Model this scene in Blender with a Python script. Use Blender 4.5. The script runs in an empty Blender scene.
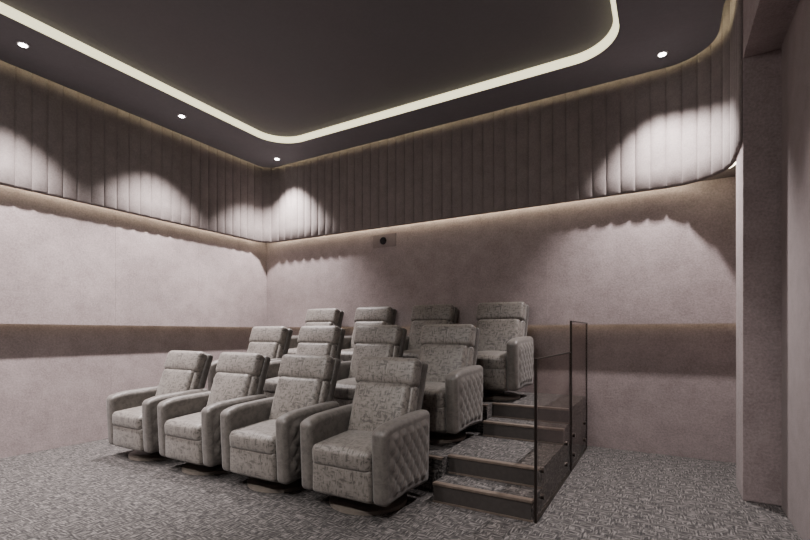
import bpy, bmesh, math
from mathutils import Vector, Matrix
D=bpy.data; C=bpy.context
H=1.25
# ---------------------------------------------------------------- materials
def newmat(name):
    m=D.materials.new(name); m.use_nodes=True
    nt=m.node_tree; b=nt.nodes['Principled BSDF']
    return m,nt,b
def N(nt,t,**k):
    n=nt.nodes.new(t)
    for a,v in k.items():
        if a in n.inputs: n.inputs[a].default_value=v
        else: setattr(n,a,v)
    return n
def ramp(nt,stops):
    r=nt.nodes.new('ShaderNodeValToRGB'); e=r.color_ramp.elements
    e[0].position,e[0].color=stops[0][0],(*stops[0][1],1)
    e[1].position,e[1].color=stops[-1][0],(*stops[-1][1],1)
    for p,c in stops[1:-1]:
        x=e.new(p); x.color=(*c,1)
    return r
def mapping(nt,scale):
    tc=N(nt,'ShaderNodeTexCoord'); mp=N(nt,'ShaderNodeMapping')
    mp.inputs['Scale'].default_value=scale
    nt.links.new(tc.outputs['Object'],mp.inputs['Vector']); return mp
def suede(name,c1,c2,rough=.85,scale=5,bump=.4):
    m,nt,b=newmat(name); L=nt.links
    mp=mapping(nt,(1,1,1))
    n1=N(nt,'ShaderNodeTexNoise',Scale=scale,Detail=8.0,Roughness=.7)
    n2=N(nt,'ShaderNodeTexNoise',Scale=scale*12,Detail=4.0,Roughness=.7)
    mx=N(nt,'ShaderNodeMath',operation='MULTIPLY_ADD'); mx.inputs[1].default_value=.45
    hf=N(nt,'ShaderNodeMath',operation='MULTIPLY'); hf.inputs[1].default_value=.55
    r=ramp(nt,[(.38,c1),(.62,c2)])
    L.new(mp.outputs[0],n1.inputs['Vector']);L.new(mp.outputs[0],n2.inputs['Vector'])
    L.new(n2.outputs[0],hf.inputs[0]);L.new(n1.outputs[0],mx.inputs[0]);L.new(hf.outputs[0],mx.inputs[2])
    L.new(mx.outputs[0],r.inputs[0]);L.new(r.outputs[0],b.inputs['Base Color'])
    bp=N(nt,'ShaderNodeBump',Strength=bump,Distance=.005)
    L.new(n2.outputs[0],bp.inputs['Height']);L.new(bp.outputs[0],b.inputs['Normal'])
    b.inputs['Roughness'].default_value=rough
    b.inputs['Sheen Weight'].default_value=.05
    return m
M_wall=suede('suede_wall',(.235,.192,.190),(.375,.313,.309))
M_door=suede('suede_panel',(.19,.156,.154),(.265,.22,.217),scale=8)
M_chan=suede('suede_channel',(.15,.127,.121),(.225,.193,.184),scale=6)
M_ring=suede('ceiling_paint',(.165,.160,.172),(.185,.179,.192),scale=3,bump=.05)
M_tray=suede('tray_paint',(.145,.141,.147),(.16,.156,.162),scale=3,bump=.05)
def plain(name,c,rough=.5,metal=0,noise=True):
    m,nt,b=newmat(name)
    if noise:
        mp=mapping(nt,(1,1,1)); n=N(nt,'ShaderNodeTexNoise',Scale=30.0,Detail=3.0)
        r=ramp(nt,[(.3,tuple(x*.85 for x in c)),(.7,tuple(min(1,x*1.15) for x in c))])
        nt.links.new(mp.outputs[0],n.inputs['Vector']);nt.links.new(n.outputs[0],r.inputs[0]);nt.links.new(r.outputs[0],b.inputs['Base Color'])
    else: b.inputs['Base Color'].default_value=(*c,1)
    b.inputs['Roughness'].default_value=rough;b.inputs['Metallic'].default_value=metal
    return m
M_bronze=plain('dark_bronze',(.05,.04,.035),.35,.8)
M_nosing=plain('nosing_wood',(.16,.128,.105),.35,.2)
M_riser=plain('riser_dark',(.042,.036,.033),.7)
M_base=plain('swivel_wood',(.16,.138,.118),.4)
M_white=plain('lamp_trim',(.35,.34,.34),.4)
M_black=plain('black_lens',(.01,.01,.012),.2,0,False)
def emis(name,c,s):
    m,nt,b=newmat(name)
    b.inputs['Base Color'].default_value=(*c,1)
    b.inputs['Emission Color'].default_value=(*c,1);b.inputs['Emission Strength'].default_value=s
    return m
M_tstrip=emis('led_diffuser',(1,.93,.60),1.8)
M_led=emis('led_warm',(1,.86,.55),17)
M_led2=emis('led_warm_low',(1,.87,.63),15.0)
M_led3=emis('led_warm_ledge',(1,.86,.62),3.2)
M_lamp=emis('lamp_disc',(1,.95,.9),40)
def carpet(name,k=1):
    m,nt,b=newmat(name);L=nt.links
    mp1=mapping(nt,(15,90,60));mp2=mapping(nt,(90,15,60));mp3=mapping(nt,(10,10,10))
    n1=N(nt,'ShaderNodeTexNoise',Scale=1.0,Detail=2.0);n2=N(nt,'ShaderNodeTexNoise',Scale=1.0,Detail=2.0)
    n3=N(nt,'ShaderNodeTexNoise',Scale=1.5,Detail=2.0)
    L.new(mp1.outputs[0],n1.inputs['Vector']);L.new(mp2.outputs[0],n2.inputs['Vector']);L.new(mp3.outputs[0],n3.inputs['Vector'])
    st=ramp(nt,[(.46,(0,0,0)),(.54,(1,1,1))]);L.new(n3.outputs[0],st.inputs[0])
    mx=N(nt,'ShaderNodeMix',data_type='FLOAT');L.new(st.outputs[0],mx.inputs[0]);L.new(n1.outputs[0],mx.inputs[2]);L.new(n2.outputs[0],mx.inputs[3])
    r=ramp(nt,[(.38,(.010*k,.0092*k,.009*k)),(.50,(.045*k,.041*k,.0395*k)),(.65,(.145*k,.133*k,.127*k))])
    L.new(mx.outputs[0],r.inputs[0]);L.new(r.outputs[0],b.inputs['Base Color'])
    bp=N(nt,'ShaderNodeBump',Strength=.3,Distance=.004);L.new(mx.outputs[0],bp.inputs['Height']);L.new(bp.outputs[0],b.inputs['Normal'])
    b.inputs['Roughness'].default_value=.95
    return m
M_carpet=carpet('woven_carpet')
def velvet(name,c1,c2,c3,pattern=True):
    m,nt,b=newmat(name);L=nt.links
    mp=mapping(nt,(1,1,1))
    n1=N(nt,'ShaderNodeTexNoise',Scale=22.0,Detail=6.0,Roughness=.65,Distortion=.6)
    L.new(mp.outputs[0],n1.inputs['Vector'])
    if pattern:
        mpa=mapping(nt,(20,62,62));mpb=mapping(nt,(72,20,18))
        a=N(nt,'ShaderNodeTexNoise',Scale=1.0,Detail=3.0);c=N(nt,'ShaderNodeTexNoise',Scale=1.0,Detail=3.0)
        L.new(mpa.outputs[0],a.inputs['Vector']);L.new(mpb.outputs[0],c.inputs['Vector'])
        s=ramp(nt,[(.45,(0,0,0)),(.55,(1,1,1))]);L.new(n1.outputs[0],s.inputs[0])
        mx=N(nt,'ShaderNodeMix',data_type='FLOAT');L.new(s.outputs[0],mx.inputs[0]);L.new(a.outputs[0],mx.inputs[2]);L.new(c.outputs[0],mx.inputs[3])
        src=mx.outputs[0]
    else: src=n1.outputs[0]
    r=ramp(nt,[(.39,c1),(.47,c2),(.62,c3)])
    L.new(src,r.inputs[0]);L.new(r.outputs[0],b.inputs['Base Color'])
    bp=N(nt,'ShaderNodeBump',Strength=.2,Distance=.003);L.new(src,bp.inputs['Height']);L.new(bp.outputs[0],b.inputs['Normal'])
    b.inputs['Roughness'].default_value=.48;b.inputs['Sheen Weight'].default_value=.2
    return m
M_vel=velvet('crushed_velvet',(.064,.057,.050),(.138,.124,.110),(.185,.168,.151))
M_velp=velvet('plain_velvet',(.076,.068,.061),(.098,.088,.079),(.125,.113,.102),False)
M_shell=velvet('shell_velvet',(.042,.037,.032),(.058,.051,.046),(.075,.067,.06),False)
def glass():
    m=D.materials.new('bronze_glass');m.use_nodes=True;nt=m.node_tree;nt.nodes.clear();L=nt.links
    o=N(nt,'ShaderNodeOutputMaterial');t=N(nt,'ShaderNodeBsdfTransparent');t.inputs[0].default_value=(.87,.84,.82,1)
    g=N(nt,'ShaderNodeBsdfGlossy');g.inputs['Roughness'].default_value=.02
    f=N(nt,'ShaderNodeLayerWeight');f.inputs[0].default_value=.15
    ge=N(nt,'ShaderNodeNewGeometry');iv=N(nt,'ShaderNodeMath',operation='SUBTRACT');iv.inputs[0].default_value=1
    mu=N(nt,'ShaderNodeMath',operation='MULTIPLY')
    L.new(ge.outputs['Backfacing'],iv.inputs[1]);L.new(iv.outputs[0],mu.inputs[0]);L.new(f.outputs['Fresnel'],mu.inputs[1])
    x=N(nt,'ShaderNodeMixShader');L.new(mu.outputs[0],x.inputs[0]);L.new(t.outputs[0],x.inputs[1]);L.new(g.outputs[0],x.inputs[2]);L.new(x.outputs[0],o.inputs[0])
    return m
M_glass=glass()
# ---------------------------------------------------------------- helpers
def finish(bm,name,mats,smooth=False,parent=None,angle=None):
    me=D.meshes.new(name);bmesh.ops.recalc_face_normals(bm,faces=bm.faces);bm.to_mesh(me);bm.free()
    for m in mats: me.materials.append(m)
    if smooth:
        for p in me.polygons:p.use_smooth=True
    o=D.objects.new(name,me);C.collection.objects.link(o)
    if parent:o.parent=parent
    return o
def box(bm,x0,x1,y0,y1,z0,z1,mat=0,bev=0):
    r=bmesh.ops.create_cube(bm,size=1)
    vs=r['verts']
    for v in vs:
        v.co=Vector(((x0+x1)/2+v.co.x*(x1-x0),(y0+y1)/2+v.co.y*(y1-y0),(z0+z1)/2+v.co.z*(z1-z0)))
    fs=list({f for v in vs for f in v.link_faces})
    for f in fs:f.material_index=mat
    if bev:
        es=list({e for v in vs for e in v.link_edges})
        rr=bmesh.ops.bevel(bm,geom=es,offset=bev,segments=2,affect='EDGES',profile=.5)
        for f in rr['faces']:f.material_index=mat
def cyl(bm,c,r1,r2,h,mat=0,seg=40,axis='Z'):
    rot=Matrix() if axis=='Z' else Matrix.Rotation(math.pi/2,4,'X' if axis=='Y' else 'Y')
    r=bmesh.ops.create_cone(bm,cap_ends=True,segments=seg,radius1=r1,radius2=r2,depth=h,matrix=Matrix.Translation(c)@rot)
    for f in {f for v in r['verts'] for f in v.link_faces}:f.material_index=mat
def rbox(bm,half,r,M,mat=0,puff=(0,0,0),n=6,seg=4,deform=None):
    def ax(h):
        a=[-h+r*i/seg for i in range(seg)]
        inn=[-h+r+(2*h-2*r)*i/n for i in range(n+1)]
        return a+inn+[-x for x in reversed(a)]
    A=[ax(h) for h in half];Ln=[len(a) for a in A];V={}
    def vert(i,j,k):
        key=(i,j,k)
        if key in V:return V[key]
        p=Vector((A[0][i],A[1][j],A[2][k]))
        inn=Vector([max(-(half[q]-r),min(half[q]-r,p[q])) for q in range(3)])
        d=p-inn
        if d.length>1e-9:d=d.normalized()*r
        pos=inn+d
        for q in range(3):
            if puff[q]:
                b,c=(q+1)%3,(q+2)%3
                pos[q]+=puff[q]*(p[q]/half[q])*(1-(p[b]/half[b])**2)*(1-(p[c]/half[c])**2)
        if deform:pos=deform(pos)
        V[key]=bm.verts.new(M@pos);return V[key]
    for q in range(3):
        b,c=(q+1)%3,(q+2)%3
        for side in (0,Ln[q]-1):
            for i in range(Ln[b]-1):
                for j in range(Ln[c]-1):
                    vs=[]
                    for di,dj in((0,0),(1,0),(1,1),(0,1)):
                        idx=[0,0,0];idx[q]=side;idx[b]=i+di;idx[c]=j+dj
                        vs.append(vert(*idx))
                    f=bm.faces.new(vs);f.material_index=mat;f.smooth=True
T=Matrix.Translation
# ---------------------------------------------------------------- room shell
XL,YB,XR,YF=-5.73,5.33,.72,-2.0
XM,YM=-5.63,5.23
LED=1.34;PB=2.68;ZC=3.82;ZT=3.895;ZTOP=4.15
bm=bmesh.new();box(bm,XL-.2,XR+.2,YF-.2,YB+.2,-.1,0);finish(bm,'floor',[M_carpet])
bm=bmesh.new();box(bm,XL-.2,XR+.2,YF-.2,YB+.2,ZTOP,ZTOP+.1);finish(bm,'ceiling',[M_tray])
def split(a,b,seams):
    p=[a]+[s for s in seams if a<s<b]+[b];return list(zip(p[:-1],p[1:]))
g=.0004
bm=bmesh.new();box(bm,XL-.2,XL-.012,YF-.2,YB+.2,0,ZTOP)
for a,b in split(YF,YB,[-1.5,-.4,.7,1.8,2.9,4.0]):
    box(bm,XL-.02,XL,a+g,b-g,0,LED+.06,0,.0012)
    box(bm,XM-.02,XM,a+g,b-g,LED,PB+.1,0,.0012)
box(bm,XL-.02,XM-.018,YF,YB,LED+.035,PB+.1)
w_left=finish(bm,'wall_left',[M_wall])
bm=bmesh.new();box(bm,XL,XR+.2,YB+.012,YB+.2,0,ZTOP)
for a,b in split(XL,XR,[-3.45,-1.15]):
    box(bm,a+g,b-g,YB,YB+.02,0,LED+.06,0,.0012)
for a,b in split(XM,XR,[-3.45,-1.15]):
    box(bm,a+g,b-g,YM,YM+.02,LED,PB+.1,0,.0012)
box(bm,XM,XR,YM+.018,YB+.02,LED+.035,PB+.1)
w_back=finish(bm,'wall_back',[M_wall])
bm=bmesh.new();box(bm,XR+.015,XR+.2,YF-.2,YB,0,ZTOP)
box(bm,XR,XR+.02,4.2,YB,0,3.4)
for a,b in split(YF,4.12,[-.9,.35,1.6,2.85]):
    box(bm,XR,XR+.02,a+.001,b-.001,0,3.32,1,.003)
box(bm,.505,XR+.02,YF,4.17,3.30,ZTOP,0,.004)      # header
box(bm,.505,XR+.02,4.17,4.55,0,ZTOP,0,.006)       # pier
finish(bm,'wall_right',[M_wall,M_door])
bm=bmesh.new();box(bm,XL,XR,YF-.2,YF,0,ZTOP);finish(bm,'wall_front',[M_wall])
bm=bmesh.new();box(bm,-4.6,-.6,YF+.001,YF+.05,.7,2.95,0,.005);box(bm,-4.5,-.7,YF+.05,YF+.054,.8,2.85,1)
finish(bm,'projection_screen',[M_black,plain('screen_cloth',(.75,.75,.75),.8)])
def rounded(pts,rads,step=.05,seg=10):
    out=[]
    for i,p in enumerate(pts):
        p=Vector(p);r=rads[i]
        if r==0: out.append(p);continue
        a=Vector(pts[i-1])-p;b=Vector(pts[(i+1)%len(pts)])-p
        a.normalize();b.normalize()
        ang=a.angle(b);t=r/math.tan(ang/2)
        s=p+a*t;e=p+b*t;cc=p+(a+b).normalized()*(r/math.sin(ang/2))
        a0=math.atan2((s-cc).y,(s-cc).x);a1=math.atan2((e-cc).y,(e-cc).x)
        d=(a1-a0+math.pi)%(2*math.pi)-math.pi
        for k in range(seg+1):
            q=a0+d*k/seg;out.append(cc+Vector((math.cos(q),math.sin(q)))*r)
    return out
# --- channel tufted panels
PX,PY,PR=-5.53,5.13,.49
path=rounded([(PX,YF),(PX,PY),(PR,PY),(PR,4.18)],[0,.25,.50,0],seg=24)
cum=[0]
for a,b in zip(path[:-1],path[1:]):cum.append(cum[-1]+(b-a).length)
def at(s):
    s=max(0,min(cum[-1],s))
    for i in range(len(cum)-1):
        if s<=cum[i+1]+1e-9:
            d=(path[i+1]-path[i]).normalized();return path[i]+d*(s-cum[i]),Vector((d.y,-d.x))
W=.135;nch=int(cum[-1]/W);W=cum[-1]/nch
TS=[0,.03,.07,.14,.27,.5,.73,.86,.93,.97]
prof=[(.03,PB+.06,0),(.03,PB+.012,0),(.022,PB,.3),(.008,PB+.006,.7),(0,PB+.022,1)]
for k in range(1,9):prof.append((0,PB+.022+(4.13-PB-.022)*k/8,1))
bm=bmesh.new();rows=[]
for ch in range(nch):
    for t in TS+([1] if ch==nch-1 else []):
        s=(ch+t)*W;p,nn=at(s)
        bul=.020*(max(0,math.sin(math.pi*t)))**.35
        rows.append([bm.verts.new((*(p-nn*dp+nn*(bul*w-.010*w)),z)) for dp,z,w in prof])
for a,b in zip(rows[:-1],rows[1:]):
    for k in range(len(prof)-1):bm.faces.new((a[k],b[k],b[k+1],a[k+1])).smooth=True
trim=finish(bm,'trim_1',[M_chan],True)
def loopfill(bm,loops,z):
    es=[]
    for lp in loops:
        vs=[bm.verts.new((p.x,p.y,z)) for p in lp]
        for i in range(len(vs)):es.append(bm.edges.new((vs[i],vs[(i+1)%len(vs)])))
    return bmesh.ops.triangle_fill(bm,edges=es,use_beauty=True)
RX,RY,RR=-5.42,5.04,.40
outer=rounded([(RX,YF+.02),(RX,RY),(RR,RY),(RR,YF+.02)],[0,.2,.40,0],seg=20)
inner=rounded([(-4.63,-.6),(-4.63,4.55),(-.33,4.55),(-.33,-.6)],[.42]*4,seg=20)
inner2=rounded([(-4.595,-.565),(-4.595,4.515),(-.375,4.515),(-.375,-.565)],[.38]*4,seg=20)
def slab(name,loops,z0,z1,mat,parent=None):
    bm=bmesh.new();loopfill(bm,loops,z0)
    r=bmesh.ops.extrude_face_region(bm,geom=bm.faces[:])
    for v in r['geom']:
        if isinstance(v,bmesh.types.BMVert):v.co.z=z1
    return finish(bm,name,[mat],parent=parent)
sp=rounded([(PX-.025,YF),(PX-.025,PY+.025),(PR+.025,PY+.025),(PR+.025,4.18)],[0,.27,.52,0],seg=24)
sp=sp+[Vector((XR-.001,4.18)),Vector((XR-.001,YM+.02)),Vector((XM-.02,YM+.02)),Vector((XM-.02,YF))]
slab('underside_board',[sp],PB+.045,PB+.060,M_chan,trim)
ring=slab('ceiling_ring',[outer,inner],ZC,ZC+.05,M_ring)
tr=rounded([(-4.70,-.67),(-4.70,4.62),(-.26,4.62),(-.26,-.67)],[.45]*4,seg=20)
slab('ceiling_tray',[tr],ZT,ZT+.05,M_tray)
def band(name,lp,z0,z1,mat,closed=True,th=.006,parent=None):
    bm=bmesh.new();n=len(lp);L=[]
    for i in range(n):
        a=lp[i-1] if (closed or i>0) else lp[i];b=lp[(i+1)%n] if (closed or i<n-1) else lp[i]
        d=(b-a).normalized();nn=Vector((-d.y,d.x))*th
        p=lp[i];L.append([bm.verts.new((*q,z)) for q,z in((p,z0),(p,z1),(p+nn,z1),(p+nn,z0))])
    for i in range(n if closed else n-1):
        a=L[i];b=L[(i+1)%n]
        for k in range(4):bm.faces.new((a[k],b[k],b[(k+1)%4],a[(k+1)%4]))
    if not closed:
        bm.faces.new(L[0]);bm.faces.new(L[-1])
    return finish(bm,name,[mat],parent=parent)
# sloping opal diffuser around the tray opening
bm=bmesh.new();A=[];B=[];Cc=[]
for p,q in zip(inner,inner2):
    A.append(bm.verts.new((p.x,p.y,ZC+.004)));B.append(bm.verts.new((q.x,q.y,ZT)));Cc.append(bm.verts.new((p.x,p.y,ZT)))
for i in range(len(A)):
    j=(i+1)%len(A)
    for U,V in((A,B),(B,Cc),(Cc,A)):bm.faces.new((U[i],U[j],V[j],V[i]))
finish(bm,'led_diffuser',[M_tstrip],parent=ring)
cove=rounded([(RX+.03,YF+.1),(RX+.03,RY-.03),(RR-.03,RY-.03),(RR-.03,YF+.1)],[0,.2,.37,0],seg=16)
band('cove_led',cove,ZC+.05,ZC+.065,M_led,False,.02,ring)
u=rounded([(PX-.05,YF+.1),(PX-.05,PY+.05),(PR+.05,PY+.05),(PR+.05,4.56)],[0,.29,.54,0],seg=16)
band('panel_led',u,PB+.026,PB+.044,M_led2,False,.010,w_back)
u=[Vector((XM-.045,YF+.1)),Vector((XM-.045,YM+.045)),Vector((XR-.02,YM+.045))]
band('ledge_led',u,LED+.016,LED+.032,M_led3,False,.010,w_back)
# ---------------------------------------------------------------- tiered platform
P1,P2=.28,.55;SX0,SX1=-1.49,-.76
bm=bmesh.new()
box(bm,-5.15,SX0,3.16,YB-.005,0,P1)
box(bm,SX0,SX1,3.27,YB-.005,0,P1)
box(bm,SX0,SX1,3.0,3.27,0,P1/2)
box(bm,-5.15,SX0,4.17,YB-.005,P1,P2)
box(bm,SX0,SX1,4.33,YB-.005,P1,P2)
box(bm,SX0,SX1,4.06,4.33,P1,(P1+P2)/2)
for y,z0,z1 in((3.0,0,P1/2),(3.27,P1/2,P1),(4.06,P1,(P1+P2)/2),(4.33,(P1+P2)/2,P2)):
    box(bm,SX0+.01,SX1-.005,y-.006,y+.002,z0+.012,z1-.016,1)
    box(bm,SX0,SX1+.004,y-.014,y+.035,z1-.016,z1+.004,2,.003)
    box(bm,SX0,SX1+.004,y-.010,y+.002,z0,z0+.012,2)
for y,z in((3.16,P1),(4.17,P2)):box(bm,-5.15,SX0,y-.008,y+.03,z-.012,z+.004,2)
finish(bm,'tiered_seating_platform',[M_carpet,M_riser,M_nosing])
# ---------------------------------------------------------------- glass balustrade
GX=-.735
def balustrade(y0,y1,z0,z1):
    e=D.objects.new('glass_balustrade',None);C.collection.objects.link(e);e.location=(GX,y0,0)
    bm=bmesh.new();box(bm,-.005,.005,.012,y1-y0-.012,z0+.02,z1-.008);finish(bm,'glass_pane',[M_glass],parent=e)
    bm=bmesh.new()
    box(bm,-.009,.009,0,.014,z0,z1,0,.002);box(bm,-.009,.009,y1-y0-.014,y1-y0,z0,z1,0,.002)
    box(bm,-.008,.008,0,y1-y0,z1-.008,z1+.001,0);box(bm,-.008,.008,.012,y1-y0-.012,z0,z0+.02,0)
    for fy in(.15,.85):
        for zz in (z0+.12,z0+.30):cyl(bm,((0),(y1-y0)*fy,zz),.020,.020,.03,0,20,'X')
    finish(bm,'frame',[M_bronze],parent=e)
balustrade(2.985,4.24,0,1.08);balustrade(4.27,5.21,0,1.36)
# ---------------------------------------------------------------- recliner
def chair_mesh():
    bm=bmesh.new()
    cyl(bm,(0,0,.0125),.29,.29,.025,3,48);cyl(bm,(0,0,.032),.285,.22,.014,3,48);cyl(bm,(0,0,.07),.12,.12,.08,2,32)
    rbox(bm,(.255,.28,.12),.02,T((0,-.02,.225)),1)
    rbox(bm,(.252,.035,.115),.03,T((0,-.315,.235)),0,(0,.012,0))
    rbox(bm,(.252,.29,.075),.045,T((0,-.075,.405))@Matrix.Rotation(math.radians(3),4,'X'),0,(0,.008,.022),n=8)
    def dfa(p):
        q=p.copy()
        t=(p.y+.335)/.67;zz=(p.z+.26)/.52
        q.y+= .02*(1-zz)*(1-t)*1.2 - .03*(1-zz)*t
        q.z+= .025*t*zz
        if t<.25: q.z-= .05*((.25-t)/.25)**2*max(0,zz-.4)
        q.z+=.02*(1-zz)*(1-abs(2*t-1))
        return q
    for s in(-1,1):
        Mx=T((s*.312,-.025,.375))
        rbox(bm,(.06,.335,.262),.04,Mx,1,(.004,.006,.008),n=10,deform=dfa)
        ny,nz=56,44;G=[]
        for i in range(ny+1):
            row=[]
            for j in range(nz+1):
                ty,tz=i/ny,j/nz
                y=-.30+.60*ty;z=-.225+.445*tz
                a=y/.105+z/.125;b=y/.105-z/.125
                hgt=.018*(abs(math.sin(math.pi*a))*abs(math.sin(math.pi*b)))**.4
                ed=min(1,min(ty,1-ty)*12)*min(1,min(tz,1-tz)*9)
                p=dfa(Vector((0,y,z)));p.x=s*(.0585+.006*ed+hgt*ed)
                row.append(bm.verts.new(Mx@p))
            G.append(row)
        for i in range(ny):
            for j in range(nz):
                f=bm.faces.new((G[i][j],G[i+1][j],G[i+1][j+1],G[i][j+1]));f.material_index=1;f.smooth=True
    ang=math.atan2(.32,.947);R=Matrix.Rotation(-ang,4,'X')
    def bp(s,nrm):return T((0,.10+.32*s+.947*nrm,.42+.947*s-.32*nrm))@R
    rbox(bm,(.25,.075,.225),.045,bp(.225,0),0,(0,.018,0),n=8)
    rbox(bm,(.285,.062,.115),.045,bp(.545,0),0,(0,.014,.004),n=8)
    rbox(bm,(.283,.05,.14),.035,bp(.31,.02),0,(0,.004,0),n=6)
    rbox(bm,(.298,.04,.325),.03,bp(.335,.078),2,(0,.01,0),n=8)
    me=D.meshes.new('recliner_chair')
    bmesh.ops.recalc_face_normals(bm,faces=bm.faces);bm.to_mesh(me);bm.free()
    for m in(M_vel,M_velp,M_shell,M_base):me.materials.append(m)
    return me
cm=chair_mesh()
rows_=[(2.78,0,[-4.53,-3.66,-2.79,-1.92]),(3.81,P1,[-4.36,-3.53,-2.70,-1.87]),(4.78,P2,[-4.30,-3.41,-2.52,-1.64])]
for y,z,xs in rows_:
    for x in xs:
        o=D.objects.new('recliner_chair',cm);C.collection.objects.link(o);o.location=(x,y,z+.001)
# ---------------------------------------------------------------- wall port
e=D.objects.new('projector_port',None);C.collection.objects.link(e);e.location=(-3.36,YM,2.52)
bm=bmesh.new();box(bm,-.17,.20,-.010,.0,-.09,.09,0,.002);finish(bm,'cover_plate',[M_door],parent=e)
bm=bmesh.new();cyl(bm,(0,-.016,0),.052,.048,.012,0,32,'Y');finish(bm,'lens',[M_black],parent=e)
# ---------------------------------------------------------------- downlights, plus added out-of-view spots
def lamp_spot(x,y,energy,angle=94,tgt=None,col=(1,.915,.908),blend=.8,soft=.04):
    e=D.objects.new('recessed_downlight',None);C.collection.objects.link(e);e.location=(x,y,ZC)
    bm=bmesh.new()
    cyl(bm,(0,0,-.003),.046,.050,.008,0,32);finish(bm,'trim_ring',[M_white],parent=e)
    bm=bmesh.new();cyl(bm,(0,0,-.008),.030,.030,.004,0,32);finish(bm,'lens',[M_lamp],parent=e)
    l=D.lights.new('spot','SPOT');l.energy=energy;l.spot_size=math.radians(angle);l.spot_blend=blend;l.shadow_soft_size=soft;l.color=col
    o=D.objects.new('spot',l);C.collection.objects.link(o);o.parent=e;o.location=(0,0,-.03)
    if tgt: 
        d=Vector(tgt)-Vector((x,y,ZC));o.rotation_euler=d.to_track_quat('-Z','Y').to_euler()
for y in(.27,1.77,3.29):lamp_spot(-4.95,y,840)
lamp_spot(-4.95,4.80,740)
lamp_spot(-.02,4.77,740,86)
lamp_spot(.02,3.0,290,66);lamp_spot(.02,1.4,250,70)  # added out-of-view spots to light the right floor, wall and seats
for x in(-4.0,-2.4,-.9):lamp_spot(x,-.85,310,60,(x*.75-.9,2.5,.2),(1,.94,.91),.9,.06)  # unseen spots added at the front, aimed to brighten the seats
def area(name,loc,tgt,sx,sy,en,col):
    l=D.lights.new(name,'AREA');l.shape='RECTANGLE';l.size=sx;l.size_y=sy;l.energy=en;l.color=col
    o=D.objects.new(name,l);C.collection.objects.link(o);o.location=loc
    d=Vector(tgt)-Vector(loc);o.rotation_euler=d.to_track_quat('-Z','Y').to_euler()
area('unseen_fill_light',(-2.4,.5,3.85),(-2.4,1.8,.3),3.0,1.2,80,(1,.94,.935))  # soft fill added above the view, not an actual fixture
# ---------------------------------------------------------------- world, camera
w=D.worlds.new('world');C.scene.world=w;w.use_nodes=True
w.node_tree.nodes['Background'].inputs[0].default_value=(.02,.018,.018,1)
cd=D.cameras.new('camera');cd.lens=20;cd.sensor_width=36;cd.shift_y=(333-270)/810;cd.clip_start=.05
co=D.objects.new('camera',cd);C.collection.objects.link(co);co.location=(0,0,H)
co.rotation_euler=(math.pi/2,0,math.radians(30))
C.scene.camera=co
